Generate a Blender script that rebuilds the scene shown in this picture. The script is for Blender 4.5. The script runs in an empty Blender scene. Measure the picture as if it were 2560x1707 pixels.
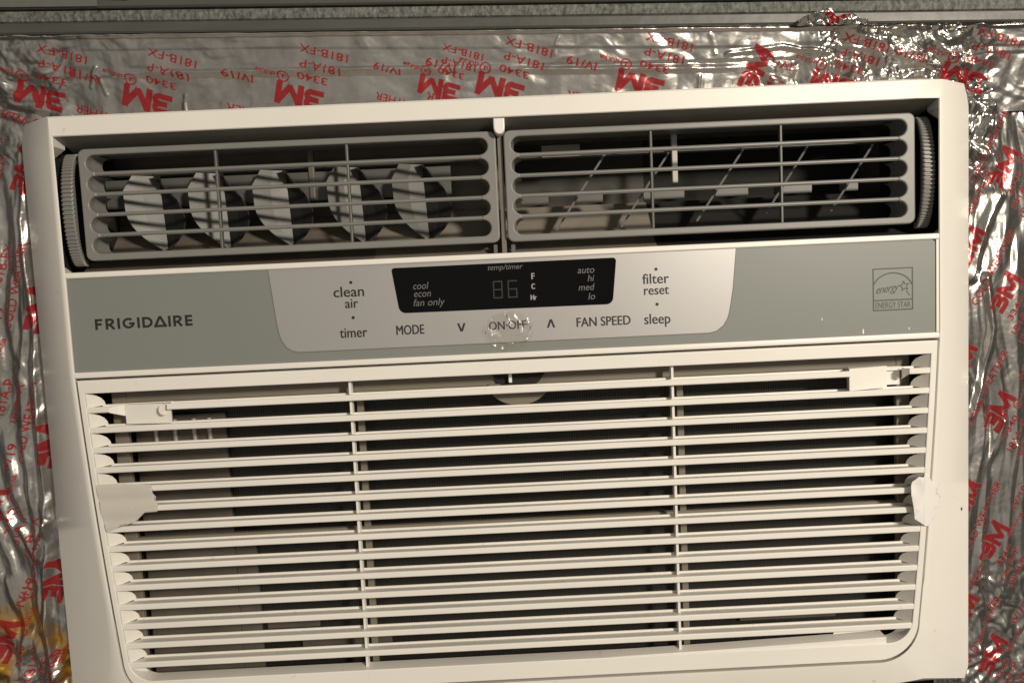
import bpy, bmesh, math, random
import numpy as np
from mathutils import Vector, Matrix
random.seed(7); rng = np.random.default_rng(11)
SC = bpy.context.scene
COL = SC.collection
MM = 0.001

# ------------------------------------------------------------------ camera
def cam_axes(p, y, r):
    cp, sp, cy, sy, cr, sr = math.cos(p), math.sin(p), math.cos(y), math.sin(y), math.cos(r), math.sin(r)
    f = Vector((sy*cp, cy*cp, -sp)); right = Vector((cy, -sy, 0)); up = right.cross(f)
    return cr*right + sr*up, -sr*right + cr*up, f
cr_, cu_, cf_ = cam_axes(0.07876475, 0.01092815, -0.04621685)
cam = bpy.data.cameras.new('camera'); cam.lens = 27.0; cam.sensor_width = 36.0
cam.clip_start = 0.01; cam.clip_end = 20
co = bpy.data.objects.new('camera', cam); COL.objects.link(co)
co.matrix_world = Matrix(((cr_.x, cu_.x, -cf_.x, -0.00250833), (cr_.y, cu_.y, -cf_.y, -0.37685696),
                          (cr_.z, cu_.z, -cf_.z, -0.0883772), (0, 0, 0, 1)))
SC.camera = co

# ------------------------------------------------------------------ light: one warm room lamp to the right, dim room
w = bpy.data.worlds.new('World'); SC.world = w; w.use_nodes = True
wn = w.node_tree
def wmath(op, a, b=None):
    n = wn.nodes.new('ShaderNodeMath'); n.operation = op
    for k, v in enumerate((a, b)):
        if v is None: continue
        if isinstance(v, (int, float)): n.inputs[k].default_value = v
        else: wn.links.new(v, n.inputs[k])
    return n.outputs[0]
# a dim room: lit wall behind the camera, paler ceiling, dark corners and floor
wt = wn.nodes.new('ShaderNodeTexCoord'); ws_ = wn.nodes.new('ShaderNodeSeparateXYZ'); wn.links.new(wt.outputs['Generated'], ws_.inputs[0])
wall_ = wmath('MULTIPLY', wmath('POWER', wmath('MAXIMUM', wmath('MULTIPLY', ws_.outputs['Y'], -1.0), 0.0), 3.0), 0.35)
ceil_ = wmath('MULTIPLY', wmath('POWER', wmath('MAXIMUM', ws_.outputs['Z'], 0.0), 1.2), 0.26)
wno = wn.nodes.new('ShaderNodeTexNoise'); wno.inputs['Scale'].default_value = 3.2; wno.inputs['Detail'].default_value = 2; wn.links.new(wt.outputs['Generated'], wno.inputs['Vector'])
amt = wmath('MULTIPLY', wmath('ADD', wmath('ADD', wall_, ceil_), 0.055), wmath('ADD', wmath('MULTIPLY', wno.outputs['Fac'], 1.3), 0.35))
wn.nodes['Background'].inputs[0].default_value = (1.0, 0.93, 0.82, 1)
wn.links.new(amt, wn.nodes['Background'].inputs[1])
def lamp(name, loc, power, size, col, target=(0, 0, -0.14)):
    l = bpy.data.lights.new(name, 'AREA'); l.shape = 'DISK'; l.size = size; l.energy = power; l.color = col
    o = bpy.data.objects.new(name, l); COL.objects.link(o); o.location = loc
    o.rotation_euler = (Vector(target) - Vector(loc)).to_track_quat('-Z', 'Y').to_euler()
    return o
lamp('room_lamp', (0.68, -1.08, 0.25), 16.0, 0.16, (0.965, 0.868, 0.725))
SC.view_settings.view_transform = 'Standard'; SC.view_settings.look = 'None'
SC.view_settings.exposure = 0.0; SC.view_settings.gamma = 1.0

# ------------------------------------------------------------------ materials
def mat(name, base, rough=0.5, metal=0.0, spec=0.5, noise=None, bump=None, sheen=None):
    m = bpy.data.materials.new(name); m.use_nodes = True
    nt = m.node_tree; b = nt.nodes['Principled BSDF']
    b.inputs['Base Color'].default_value = (*base, 1); b.inputs['Roughness'].default_value = rough
    b.inputs['Metallic'].default_value = metal; b.inputs['Specular IOR Level'].default_value = spec
    tc = nt.nodes.new('ShaderNodeTexCoord')
    if noise:            # (scale, amount, stretch): mottled colour and gloss
        sc, amt, st = noise
        mp = nt.nodes.new('ShaderNodeMapping'); mp.inputs['Scale'].default_value = st
        n = nt.nodes.new('ShaderNodeTexNoise'); n.inputs['Scale'].default_value = sc; n.inputs['Detail'].default_value = 5
        nt.links.new(tc.outputs['Object'], mp.inputs['Vector']); nt.links.new(mp.outputs[0], n.inputs['Vector'])
        mx = nt.nodes.new('ShaderNodeMix'); mx.data_type = 'RGBA'
        mx.inputs['A'].default_value = (*[c*(1-amt) for c in base], 1); mx.inputs['B'].default_value = (*[min(1, c*(1+amt)) for c in base], 1)
        nt.links.new(n.outputs['Fac'], mx.inputs['Factor']); nt.links.new(mx.outputs['Result'], b.inputs['Base Color'])
        mr = nt.nodes.new('ShaderNodeMapRange'); mr.inputs['To Min'].default_value = max(0, rough-.08); mr.inputs['To Max'].default_value = rough+.08
        nt.links.new(n.outputs['Fac'], mr.inputs['Value']); nt.links.new(mr.outputs[0], b.inputs['Roughness'])
    if bump:
        sc, st, dist = bump
        n2 = nt.nodes.new('ShaderNodeTexNoise'); n2.inputs['Scale'].default_value = sc; n2.inputs['Detail'].default_value = 4
        nt.links.new(tc.outputs['Object'], n2.inputs['Vector'])
        bp = nt.nodes.new('ShaderNodeBump'); bp.inputs['Strength'].default_value = st; bp.inputs['Distance'].default_value = dist
        nt.links.new(n2.outputs['Fac'], bp.inputs['Height']); nt.links.new(bp.outputs[0], b.inputs['Normal'])
    return m
BODY = mat('cream_plastic', (0.80, 0.768, 0.712), 0.42, noise=(17, .075, (1, 1, .5)), bump=(1500, .14, .0003))
BODY2 = mat('cream_grille_plastic', (0.83, 0.798, 0.742), 0.40, noise=(25, .075, (.5, 1, 1)), bump=(1500, .12, .0003))
def specks(m):
    nt = m.node_tree; b = nt.nodes['Principled BSDF']; src = b.inputs['Base Color'].links[0].from_socket
    tc = nt.nodes.new('ShaderNodeTexCoord'); n = nt.nodes.new('ShaderNodeTexNoise'); n.inputs['Scale'].default_value = 210; n.inputs['Detail'].default_value = 3
    nt.links.new(tc.outputs['Object'], n.inputs['Vector'])
    mr = nt.nodes.new('ShaderNodeMapRange'); mr.inputs['From Min'].default_value = .70; mr.inputs['From Max'].default_value = .78; mr.inputs['To Max'].default_value = .42; nt.links.new(n.outputs['Fac'], mr.inputs['Value'])
    mx = nt.nodes.new('ShaderNodeMix'); mx.data_type = 'RGBA'; mx.inputs['B'].default_value = (.40, .345, .26, 1)
    nt.links.new(mr.outputs[0], mx.inputs['Factor']); nt.links.new(src, mx.inputs['A']); nt.links.new(mx.outputs['Result'], b.inputs['Base Color'])
specks(BODY); specks(BODY2)
VENT = mat('grey_plastic', (0.21, 0.203, 0.192), 0.42, noise=(40, .08, (1, 1, 1)), bump=(2200, .10, .0002))
VANE = mat('vane_grey_plastic', (0.105, 0.10, 0.092), 0.45, noise=(60, .12, (1, 1, 1)))
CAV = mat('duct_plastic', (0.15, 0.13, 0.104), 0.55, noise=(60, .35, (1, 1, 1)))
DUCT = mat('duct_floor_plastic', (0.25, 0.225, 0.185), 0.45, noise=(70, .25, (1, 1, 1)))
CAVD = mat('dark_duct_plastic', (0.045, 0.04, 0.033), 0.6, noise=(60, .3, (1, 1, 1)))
POST = mat('post_plastic', (0.5, 0.475, 0.43), 0.45)
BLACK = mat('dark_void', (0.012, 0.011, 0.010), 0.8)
PANEL = mat('grey_green_overlay', (0.218, 0.229, 0.212), 0.42, metal=.0, noise=(9, .06, (1, 1, 1)))
SILVER = mat('silver_overlay', (0.44, 0.43, 0.42), 0.42, metal=.5, noise=(8, .03, (1, 1, 1)))
EDGE = mat('overlay_edge_line', (0.16, 0.15, 0.135), 0.5)
SILEDGE = mat('overlay_lower_edge', (0.42, 0.40, 0.37), 0.5)
GLASS = mat('black_display_plastic', (0.003, 0.003, 0.0035), 0.12, spec=.14)
INK = mat('black_ink', (0.018, 0.017, 0.017), 0.5)
GINK = mat('grey_ink', (0.14, 0.135, 0.13), 0.5)
DINK = mat('unlit_segment', (0.024, 0.023, 0.022), 0.4)
SINK = mat('dark_green_ink', (0.055, 0.06, 0.048), 0.5)
FILT = mat('filter_frame_plastic', (0.20, 0.176, 0.135), 0.6, noise=(40, .15, (1, 1, 1)))
ENDP = mat('dusty_metal_plate', (0.095, 0.082, 0.062), 0.6, noise=(45, .5, (1, 1, 1)))
TUBE = mat('tube_metal', (0.5, 0.46, 0.40), 0.4, metal=.6)
SASH = mat('dark_window_metal', (0.072, 0.073, 0.065), 0.42, noise=(30, .25, (1, 8, 8)), bump=(120, .12, .002))
GTAPE = mat('grey_cloth_tape', (0.13, 0.128, 0.115), 0.5, noise=(60, .2, (1, 1, 1)), bump=(500, .2, .0006))
WTAPE = mat('white_cloth_tape', (0.80, 0.775, 0.74), 0.5, noise=(90, .05, (1, 1, 1)), bump=(300, .12, .0006))
CTAPE = mat('cream_cloth_tape', (0.60, 0.565, 0.51), 0.5, noise=(60, .06, (1, 1, 1)), bump=(300, .12, .0006))
WALL = mat('dark_gap', (0.05, 0.045, 0.04), 0.8)

def speckle(name, dark, light):
    m = mat(name, dark, .65); nt = m.node_tree; b = nt.nodes['Principled BSDF']
    tc = nt.nodes.new('ShaderNodeTexCoord'); mp = nt.nodes.new('ShaderNodeMapping'); mp.inputs['Scale'].default_value = (1, 1, .45)
    n = nt.nodes.new('ShaderNodeTexNoise'); n.inputs['Scale'].default_value = 430; n.inputs['Detail'].default_value = 6; n.inputs['Roughness'].default_value = .75
    nt.links.new(tc.outputs['Object'], mp.inputs[0]); nt.links.new(mp.outputs[0], n.inputs['Vector'])
    cr = nt.nodes.new('ShaderNodeValToRGB'); cr.color_ramp.elements[0].position = .38; cr.color_ramp.elements[1].position = .68
    cr.color_ramp.elements[0].color = (*dark, 1); cr.color_ramp.elements[1].color = (*light, 1)
    nt.links.new(n.outputs['Fac'], cr.inputs[0]); nt.links.new(cr.outputs[0], b.inputs['Base Color'])
    bp = nt.nodes.new('ShaderNodeBump'); bp.inputs['Strength'].default_value = .5; bp.inputs['Distance'].default_value = .0012
    nt.links.new(n.outputs['Fac'], bp.inputs['Height']); nt.links.new(bp.outputs[0], b.inputs['Normal'])
    return m
PILE = speckle('speckled_pile', (0.05, 0.053, 0.048), (0.25, 0.255, 0.23))

def fins_mat():
    m = mat('coil_fins', (0.02, 0.019, 0.016), .5, metal=.3); nt = m.node_tree; b = nt.nodes['Principled BSDF']
    tc = nt.nodes.new('ShaderNodeTexCoord'); wv = nt.nodes.new('ShaderNodeTexWave'); wv.inputs['Scale'].default_value = 250
    wv.inputs['Distortion'].default_value = 2.0; wv.inputs['Detail'].default_value = 3; wv.bands_direction = 'X'
    nt.links.new(tc.outputs['Object'], wv.inputs['Vector'])
    cr = nt.nodes.new('ShaderNodeValToRGB'); cr.color_ramp.elements[0].color = (.007, .0066, .0055, 1); cr.color_ramp.elements[1].color = (.034, .031, .025, 1)
    nt.links.new(wv.outputs['Fac'], cr.inputs[0]); nt.links.new(cr.outputs[0], b.inputs['Base Color'])
    return m
FINS = fins_mat()

def film_mat():
    m = bpy.data.materials.new('clear_film'); m.use_nodes = True; nt = m.node_tree
    out = nt.nodes['Material Output']; nt.nodes.remove(nt.nodes['Principled BSDF'])
    t = nt.nodes.new('ShaderNodeBsdfTransparent'); t.inputs[0].default_value = (.97, .96, .94, 1)
    g = nt.nodes.new('ShaderNodeBsdfGlossy'); g.inputs['Roughness'].default_value = .24
    f = nt.nodes.new('ShaderNodeFresnel'); f.inputs[0].default_value = 1.62
    tc = nt.nodes.new('ShaderNodeTexCoord'); n = nt.nodes.new('ShaderNodeTexNoise'); n.inputs['Scale'].default_value = 150
    bp = nt.nodes.new('ShaderNodeBump'); bp.inputs['Strength'].default_value = .35; bp.inputs['Distance'].default_value = .001
    nt.links.new(tc.outputs['Object'], n.inputs['Vector']); nt.links.new(n.outputs['Fac'], bp.inputs['Height']); nt.links.new(bp.outputs[0], g.inputs['Normal'])
    mx = nt.nodes.new('ShaderNodeMixShader')
    nt.links.new(f.outputs[0], mx.inputs[0]); nt.links.new(t.outputs[0], mx.inputs[1]); nt.links.new(g.outputs[0], mx.inputs[2]); nt.links.new(mx.outputs[0], out.inputs[0])
    return m
FILM = film_mat()

# ------------------------------------------------------------------ object helpers (all shapes are given in millimetres)
def tag(o, label=None, cat=None, group=None, kind=None):
    if label: o['label'] = label
    if cat: o['category'] = cat
    if group: o['group'] = group
    if kind: o['kind'] = kind
    return o
def empty(name, loc):
    o = bpy.data.objects.new(name, None); COL.objects.link(o); o.location = [v*MM for v in loc]; o.empty_display_size = .02
    return o
def link(name, me, m, parent=None, smooth=False):
    if m is not None and not me.materials: me.materials.append(m)
    o = bpy.data.objects.new(name, me); COL.objects.link(o)
    if parent is not None:
        o.parent = parent
        if parent.parent is None: o.location = -parent.location
    if smooth:
        for p in me.polygons: p.use_smooth = True
    return o
def mesh_np(name, V, F, m, parent=None, smooth=False):
    me = bpy.data.meshes.new(name); me.from_pydata([tuple(v) for v in np.asarray(V)*MM], [], [tuple(f) for f in F]); me.update()
    return link(name, me, m, parent, smooth)
class MB:
    def __init__(s): s.V = []; s.F = []
    def add(s, V, F):
        b = len(s.V); s.V += [tuple(v) for v in V]; s.F += [tuple(i+b for i in f) for f in F]
    def box(s, x0, x1, y0, y1, z0, z1):
        s.add([(x, y, z) for x in (x0, x1) for y in (y0, y1) for z in (z0, z1)],
              [(0, 1, 3, 2), (4, 6, 7, 5), (0, 4, 5, 1), (2, 3, 7, 6), (0, 2, 6, 4), (1, 5, 7, 3)])
    def prism_x(s, prof0, x0, x1, prof1=None):     # profile of (y, z) swept from x0 to x1
        prof1 = prof1 or prof0; n = len(prof0)
        x0f = x0 if callable(x0) else (lambda y, z: x0); x1f = x1 if callable(x1) else (lambda y, z: x1)
        V = [(x0f(y, z), y, z) for y, z in prof0] + [(x1f(y, z), y, z) for y, z in prof1]
        F = [(i, (i+1) % n, n+(i+1) % n, n+i) for i in range(n)] + [tuple(range(n))[::-1], tuple(range(n, 2*n))]
        s.add(V, F)
    def build(s, name, m, parent=None, smooth=False, bevel=0):
        o = mesh_np(name, s.V, s.F, m, parent, smooth)
        bm = bmesh.new(); bm.from_mesh(o.data); bmesh.ops.recalc_face_normals(bm, faces=bm.faces)
        if bevel: bmesh.ops.bevel(bm, geom=list(bm.edges), offset=bevel*MM, segments=2, profile=.5, affect='EDGES', clamp_overlap=True)
        bm.to_mesh(o.data); bm.free()
        return o
DG = lambda: bpy.context.evaluated_depsgraph_get()
def curve_to_np(cu):
    o = bpy.data.objects.new('tmp', cu); COL.objects.link(o); DG().update()
    e = o.evaluated_get(DG()); me = e.to_mesh()
    V = np.array([v.co[:] for v in me.vertices], dtype=float).reshape(-1, 3); F = [tuple(p.vertices) for p in me.polygons]
    me.calc_loop_triangles(); T = np.array([t.vertices[:] for t in me.loop_triangles], dtype=int).reshape(-1, 3)
    e.to_mesh_clear(); bpy.data.objects.remove(o); return V, F, T
def plate(name, loops, y0, th, m, parent=None, bev=0.0, res=2, merge=True):
    """flat plate facing the room, outline (and holes) as loops of (x, z), front at y0, th thick, rounded edge bev"""
    cu = bpy.data.curves.new('tmp', 'CURVE'); cu.dimensions = '2D'; cu.fill_mode = 'BOTH'
    for L in loops:
        sp = cu.splines.new('POLY'); sp.points.add(len(L)-1); sp.use_cyclic_u = True
        for p, q in zip(sp.points, L): p.co = (q[0], q[1], 0, 1)
    cu.extrude = th/2 - bev; cu.bevel_depth = bev; cu.bevel_resolution = res; cu.offset = -bev
    V, F, T = curve_to_np(cu); bpy.data.curves.remove(cu)
    W = np.stack([V[:, 0], y0 + th/2 - V[:, 2], V[:, 1]], 1)
    return mesh_np(name, W, F, m, parent)
TXT = {}
def text_np(s, bold=0.0, space=1.0, shear=0.0):
    k = (s, bold, space, shear)
    if k not in TXT:
        cu = bpy.data.curves.new('tmp', 'FONT'); cu.body = s; cu.offset = bold; cu.space_character = space; cu.shear = shear; cu.resolution_u = 4
        V, F, T = curve_to_np(cu); bpy.data.curves.remove(cu); TXT[k] = (V, F, T)
    return TXT[k]
CAPH = float(np.ptp(text_np('H')[0][:, 1]))
def lettering(s, x0, x1, base, h, y, m, parent, bold=0.0, space=1.0, shear=0.0, ref='H', name='lettering', th=.08):
    """printed word between x0 and x1 on baseline base; h is the height of the letter ref"""
    V, F, T = text_np(s, bold, space, shear)
    hr = np.ptp(text_np(ref)[0][:, 1])
    V = V.copy(); V[:, 0] = x0 + (V[:, 0]-V[:, 0].min())/np.ptp(V[:, 0])*(x1-x0); V[:, 1] = base + V[:, 1]*h/hr
    W = np.stack([V[:, 0], np.full(len(V), y), V[:, 1]], 1)
    return mesh_np(name, W, F, m, parent)
def arc(cx, cz, rx, rz, a0, a1, n):
    return [(cx+rx*math.cos(math.radians(a0+(a1-a0)*i/n)), cz+rz*math.sin(math.radians(a0+(a1-a0)*i/n))) for i in range(n+1)]
def rrect(x0, x1, z0, z1, r, n=6):
    return arc(x1-r, z1-r, r, r, 90, 0, n) + arc(x1-r, z0+r, r, r, 0, -90, n) + arc(x0+r, z0+r, r, r, -90, -180, n) + arc(x0+r, z1-r, r, r, 180, 90, n)

# ------------------------------------------------------------------ noise on arrays
def vnoise(x, z, f, seed):
    r = np.random.default_rng(seed); N = 256; tab = r.random((N, N))
    X, Z = x*f+1000.3, z*f+1000.7; i, j = np.floor(X).astype(int), np.floor(Z).astype(int); u, v = X-i, Z-j
    u, v = u*u*(3-2*u), v*v*(3-2*v); g = lambda a, b: tab[a % N, b % N]
    return (g(i, j)*(1-u)+g(i+1, j)*u)*(1-v) + (g(i, j+1)*(1-u)+g(i+1, j+1)*u)*v
def crumple(x, z, f, seed, n=7, stretch=(1, 1)):
    """sharp creased facets: folded triangle waves in random directions"""
    r = np.random.default_rng(seed); h = 0*x
    wx = 1.6/f*(vnoise(x, z, f*.6, seed+1)-.5); wz = 1.6/f*(vnoise(x, z, f*.6, seed+2)-.5)
    for k in range(n):
        a = r.random()*math.pi; ff = f*(.6+1.5*r.random()); ph = r.random()*9
        t = ((x*stretch[0]+wx)*math.cos(a)+(z*stretch[1]+wz)*math.sin(a))*ff+ph
        h = h + np.abs((t % 1.0)-.5)/ff*(.4+.6*r.random())
    h = h/n*2
    return h-h.mean() if h.size > 400 else h
def sstep(a, b, x):
    t = np.clip((x-a)/(b-a), 0, 1); return t*t*(3-2*t)
def ridge(x, z, pts, width):
    d = np.full(x.shape, 1e9)
    for (ax, az), (bx, bz) in zip(pts, pts[1:]):
        L = (bx-ax)**2+(bz-az)**2; t = np.clip(((x-ax)*(bx-ax)+(z-az)*(bz-az))/L, 0, 1)
        d = np.minimum(d, np.hypot(x-ax-t*(bx-ax), z-az-t*(bz-az)))
    return np.clip(1-d/width, 0, 1)

# ------------------------------------------------------------------ the wall of the opening behind everything
b = MB(); b.box(-600, 600, 75, 90, -620, 300)
tag(b.build('wall', WALL), kind='structure')

# ================================================================== AIR CONDITIONER
AC = tag(empty('air_conditioner', (0, 30, -312)),
         'cream window air conditioner with two grey louvred vents, control panel and slatted intake grille', 'air conditioner')
def xin(z):          # half width of the front opening at height z: straight, then tapering to the foot of the grille
    d = max(0.0, -124-z); return 213.6 - .045*d - .00018*d*d
ZB = -292.0; RC = 21.0
# ---- front frame (one shell: rim, bevelled sides, chin, side walls)
def loop_open():     # opening outline, clockwise from top left
    P = [(-213.6+427.2*i/40, -9.8) for i in range(40)]
    xs = xin(ZB+RC)
    P += [(xin(z), z) for z in np.linspace(-9.8, ZB+RC, 60)]
    P += arc(xs-RC, ZB+RC, RC, RC, 0, -90, 12)[1:]
    P += [(xs-RC-(2*(xs-RC))*i/40, ZB) for i in range(1, 41)]
    P += arc(-xs+RC, ZB+RC, RC, RC, -90, -180, 12)[1:]
    P += [(-xin(z), z) for z in np.linspace(ZB+RC, -9.8, 60)][1:-1]
    return P
L0 = loop_open(); N = len(L0)
nt, nr, nb = 40, 60, 40
def ring(ft, fr):
    """ft(t) gives the top point, fr etc. for right/bottom; t in 0..1; corners shared"""
    out = []
    for i, (x, z) in enumerate(L0): out.append(ft(i, x, z))
    return out
def side_of(i):
    if i < 40: return 'T', i/40
    if i < 40+60+6: return 'R', (i-40)/(60+5.999)
    if i < 40+60+12+40+6: return 'B', (i-106)/(52)
    return 'L', (i-158)/(N-158)
def rim(i, x, z):
    s, t = side_of(i)
    if s == 'T': return (-214.8+429.6*t, 0.0, -1.0)
    zz = z
    d = Vector((0, 0))
    if s == 'R': return (x+1.2 if z > ZB+RC else x+1.2*.8, 0.0, max(z, ZB-1) if t > 0 else -1.0) if t > 0 else (214.8, 0.0, -1.0)
    if s == 'L': return (x-1.2, 0.0, z)
    return (x, 0.0, z-1.4)
XO = 241.7
def outer(y, zt, zb, xo):
    def f(i, x, z):
        s, t = side_of(i)
        rx = 0
        if s == 'T':  return (-xo+2.4+(2*xo-4.8)*t, y, zt)
        if s == 'R':
            zz = zt - 2 + (zb-zt+4)*t
            q = min(1, (t*60)/2.0); return (xo - 2.4*(1-q)**2, y, zz if t > 0 else zt)
        if s == 'B':
            return (xo-2.0-(2*xo-4)*t, y, zb)
        zz = zb + 2 + (zt-zb-4)*t
        q = min(1, ((1-t)*60)/2.0); return (-xo+2.4*(1-q)**2, y, zz)
    return f
def midtop(i, x, z):     # roll the top and bottom edges over before going back
    r = rim(i, x, z); o = outer(22, .4, -315, XO)(i, x, z); s, t = side_of(i)
    if s == 'T': return (r[0]+.05*(o[0]-r[0]), 1.2, -.1)
    if s == 'B': return (r[0]+.25*(o[0]-r[0]), 2.2, r[2]+.52*(o[2]-r[2]))
    k = .06
    if s == 'R' and t > .8: k = .06+.3*((t-.8)/.2)**2
    if s == 'L' and t < .2: k = .06+.3*((.2-t)/.2)**2
    return (r[0]+k*(o[0]-r[0]), .6*22*k, r[2]+k*(o[2]-r[2]))
UC = lambda i, x, z: (x-3.0, 11.0, z) if side_of(i)[0] == 'L' and z < -128 else ((x, 11.0, z-3.0) if z < ZB+RC*.5 else (x, 11.0, z))
def pocket(i, x, z):
    if side_of(i)[0] in 'LR' and -74.5 < z < -14: return (x+math.copysign(6.5*min(1, (-14-z)/3.5), x), 11.0, z)
    return UC(i, x, z)
rings = [[pocket(i, x, z) for i, (x, z) in enumerate(L0)], [(x, 0.5, z) for x, z in L0],
         [(x+(.35 if abs(x) > 205 else 0)*np.sign(x), 0.0, z+(.4 if side_of(i)[0] == 'T' else 0)) for i, (x, z) in enumerate(L0)],
         [rim(i, x, z) for i, (x, z) in enumerate(L0)], [midtop(i, x, z) for i, (x, z) in enumerate(L0)],
         [outer(21.4, 1.2, -314.4, XO-.6)(i, x, z) for i, (x, z) in enumerate(L0)],
         [outer(22.6, 1.0, -315, XO)(i, x, z) for i, (x, z) in enumerate(L0)],
         [outer(66, .2, -314, XO-1)(i, x, z) for i, (x, z) in enumerate(L0)]]
V = [p for r in rings for p in r]; F = []
for k in range(len(rings)-1):
    for i in range(N):
        j = (i+1) % N; F.append((k*N+i, k*N+j, (k+1)*N+j, (k+1)*N+i))
fb = MB(); fb.add(V, F)
# bars between the openings, ends butted against the inner walls
def bar(z0, z1, y0=-.0, y1=11):
    r = .9; prof = [(y0, z1-r), (y0+.25*r, z1-.25*r), (y0+r, z1), (y1, z1), (y1, z0), (y0+r*.5, z0), (y0, z0+r*.5)]
    fb.prism_x(prof, -213.55, 213.55)
bar(-77.6, -74.7); bar(-126.4, -123.4)
# divider post between the vents: a rounded lug at the top, then a recessed web
lug = [(x, z) for x, z in [(-2.6, -9.9), (2.9, -9.9), (2.9, -13.6)] + arc(.15, -14.2, 2.75, 3.4, 0, -180, 10) + [(-2.6, -13.6)]]
front = bpy.context
frame = fb.build('front_frame', BODY, AC)
bm = bmesh.new(); bm.from_mesh(frame.data)
bmesh.ops.remove_doubles(bm, verts=bm.verts, dist=1e-6); bmesh.ops.recalc_face_normals(bm, faces=bm.faces)
for e in bm.edges:
    e.smooth = len(e.link_faces) == 2 and e.calc_face_angle(0) < math.radians(28)
for f in bm.faces: f.smooth = True
bm.to_mesh(frame.data); bm.free()
plate('divider_lug', [lug], 1.0, 9, BODY2, AC, bev=.7)
b = MB(); b.box(-1.0, 1.3, 9, 40, -74.5, -12); b.build('divider_web', CAV, AC)
b = MB(); b.box(-5.2, -3.4, 11, 14, -74.5, -70); b.box(3.6, 5.6, 11, 14, -74.5, -70); b.build('pivot_pin', VANE, AC)

# ---- air duct behind the vents
d = MB()
d.add([(-213.5, .9, -9.85), (213.5, .9, -9.85), (213.5, 18, -14.5), (-213.5, 18, -14.5), (213.5, 70, -12), (-213.5, 70, -12)], [(0, 1, 2, 3), (3, 2, 4, 5)])
d.build('duct_ceiling', mat('duct_ceiling_plastic', (0.20, 0.185, 0.155), .5, noise=(60, .2, (1, 1, 1))), AC)
d = MB()
for s in (-1, 1):
    d = MB(); d.add([(s*207, 24.3, -74.6), (s*207, 24.3, -12), (s*207, 70, -12), (s*207, 70, -74.6)], [(0, 1, 2, 3)]); d.build('duct_side', CAV, AC)
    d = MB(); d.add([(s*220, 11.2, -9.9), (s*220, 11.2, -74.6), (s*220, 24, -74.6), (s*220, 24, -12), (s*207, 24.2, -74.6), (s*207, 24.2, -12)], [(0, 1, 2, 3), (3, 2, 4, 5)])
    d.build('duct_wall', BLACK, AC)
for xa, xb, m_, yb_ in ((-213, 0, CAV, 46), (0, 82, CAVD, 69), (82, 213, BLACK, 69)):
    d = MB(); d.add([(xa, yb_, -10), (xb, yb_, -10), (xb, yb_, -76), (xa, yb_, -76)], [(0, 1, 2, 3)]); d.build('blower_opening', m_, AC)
d = MB()   # curved duct floor rising toward the back, middle stretch coloured lighter as the lamplit part
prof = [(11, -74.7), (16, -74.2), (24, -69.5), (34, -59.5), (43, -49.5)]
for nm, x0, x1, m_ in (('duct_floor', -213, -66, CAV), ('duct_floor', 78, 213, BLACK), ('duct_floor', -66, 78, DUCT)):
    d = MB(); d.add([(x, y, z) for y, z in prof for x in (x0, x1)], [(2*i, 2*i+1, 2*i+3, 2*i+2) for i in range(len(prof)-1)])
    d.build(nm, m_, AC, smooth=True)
d = MB()   # horizontal blower ledge and brackets seen through the bars
d.box(-205, -10, 34, 40, -24.5, -22); d.box(10, 205, 34, 40, -24.5, -22)
d.build('duct_ledge', VENT, AC)
b = MB(); b.box(22, 42, 31, 33.5, -25, -19); b.build('duct_tab', DUCT, AC)
for x in (-98, 91):
    b = MB(); b.box(x-1.5, x+1.5, 28, 31, -41.5, -13); b.build('duct_post', POST if x > 0 else CAV, AC, bevel=.5)

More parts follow.
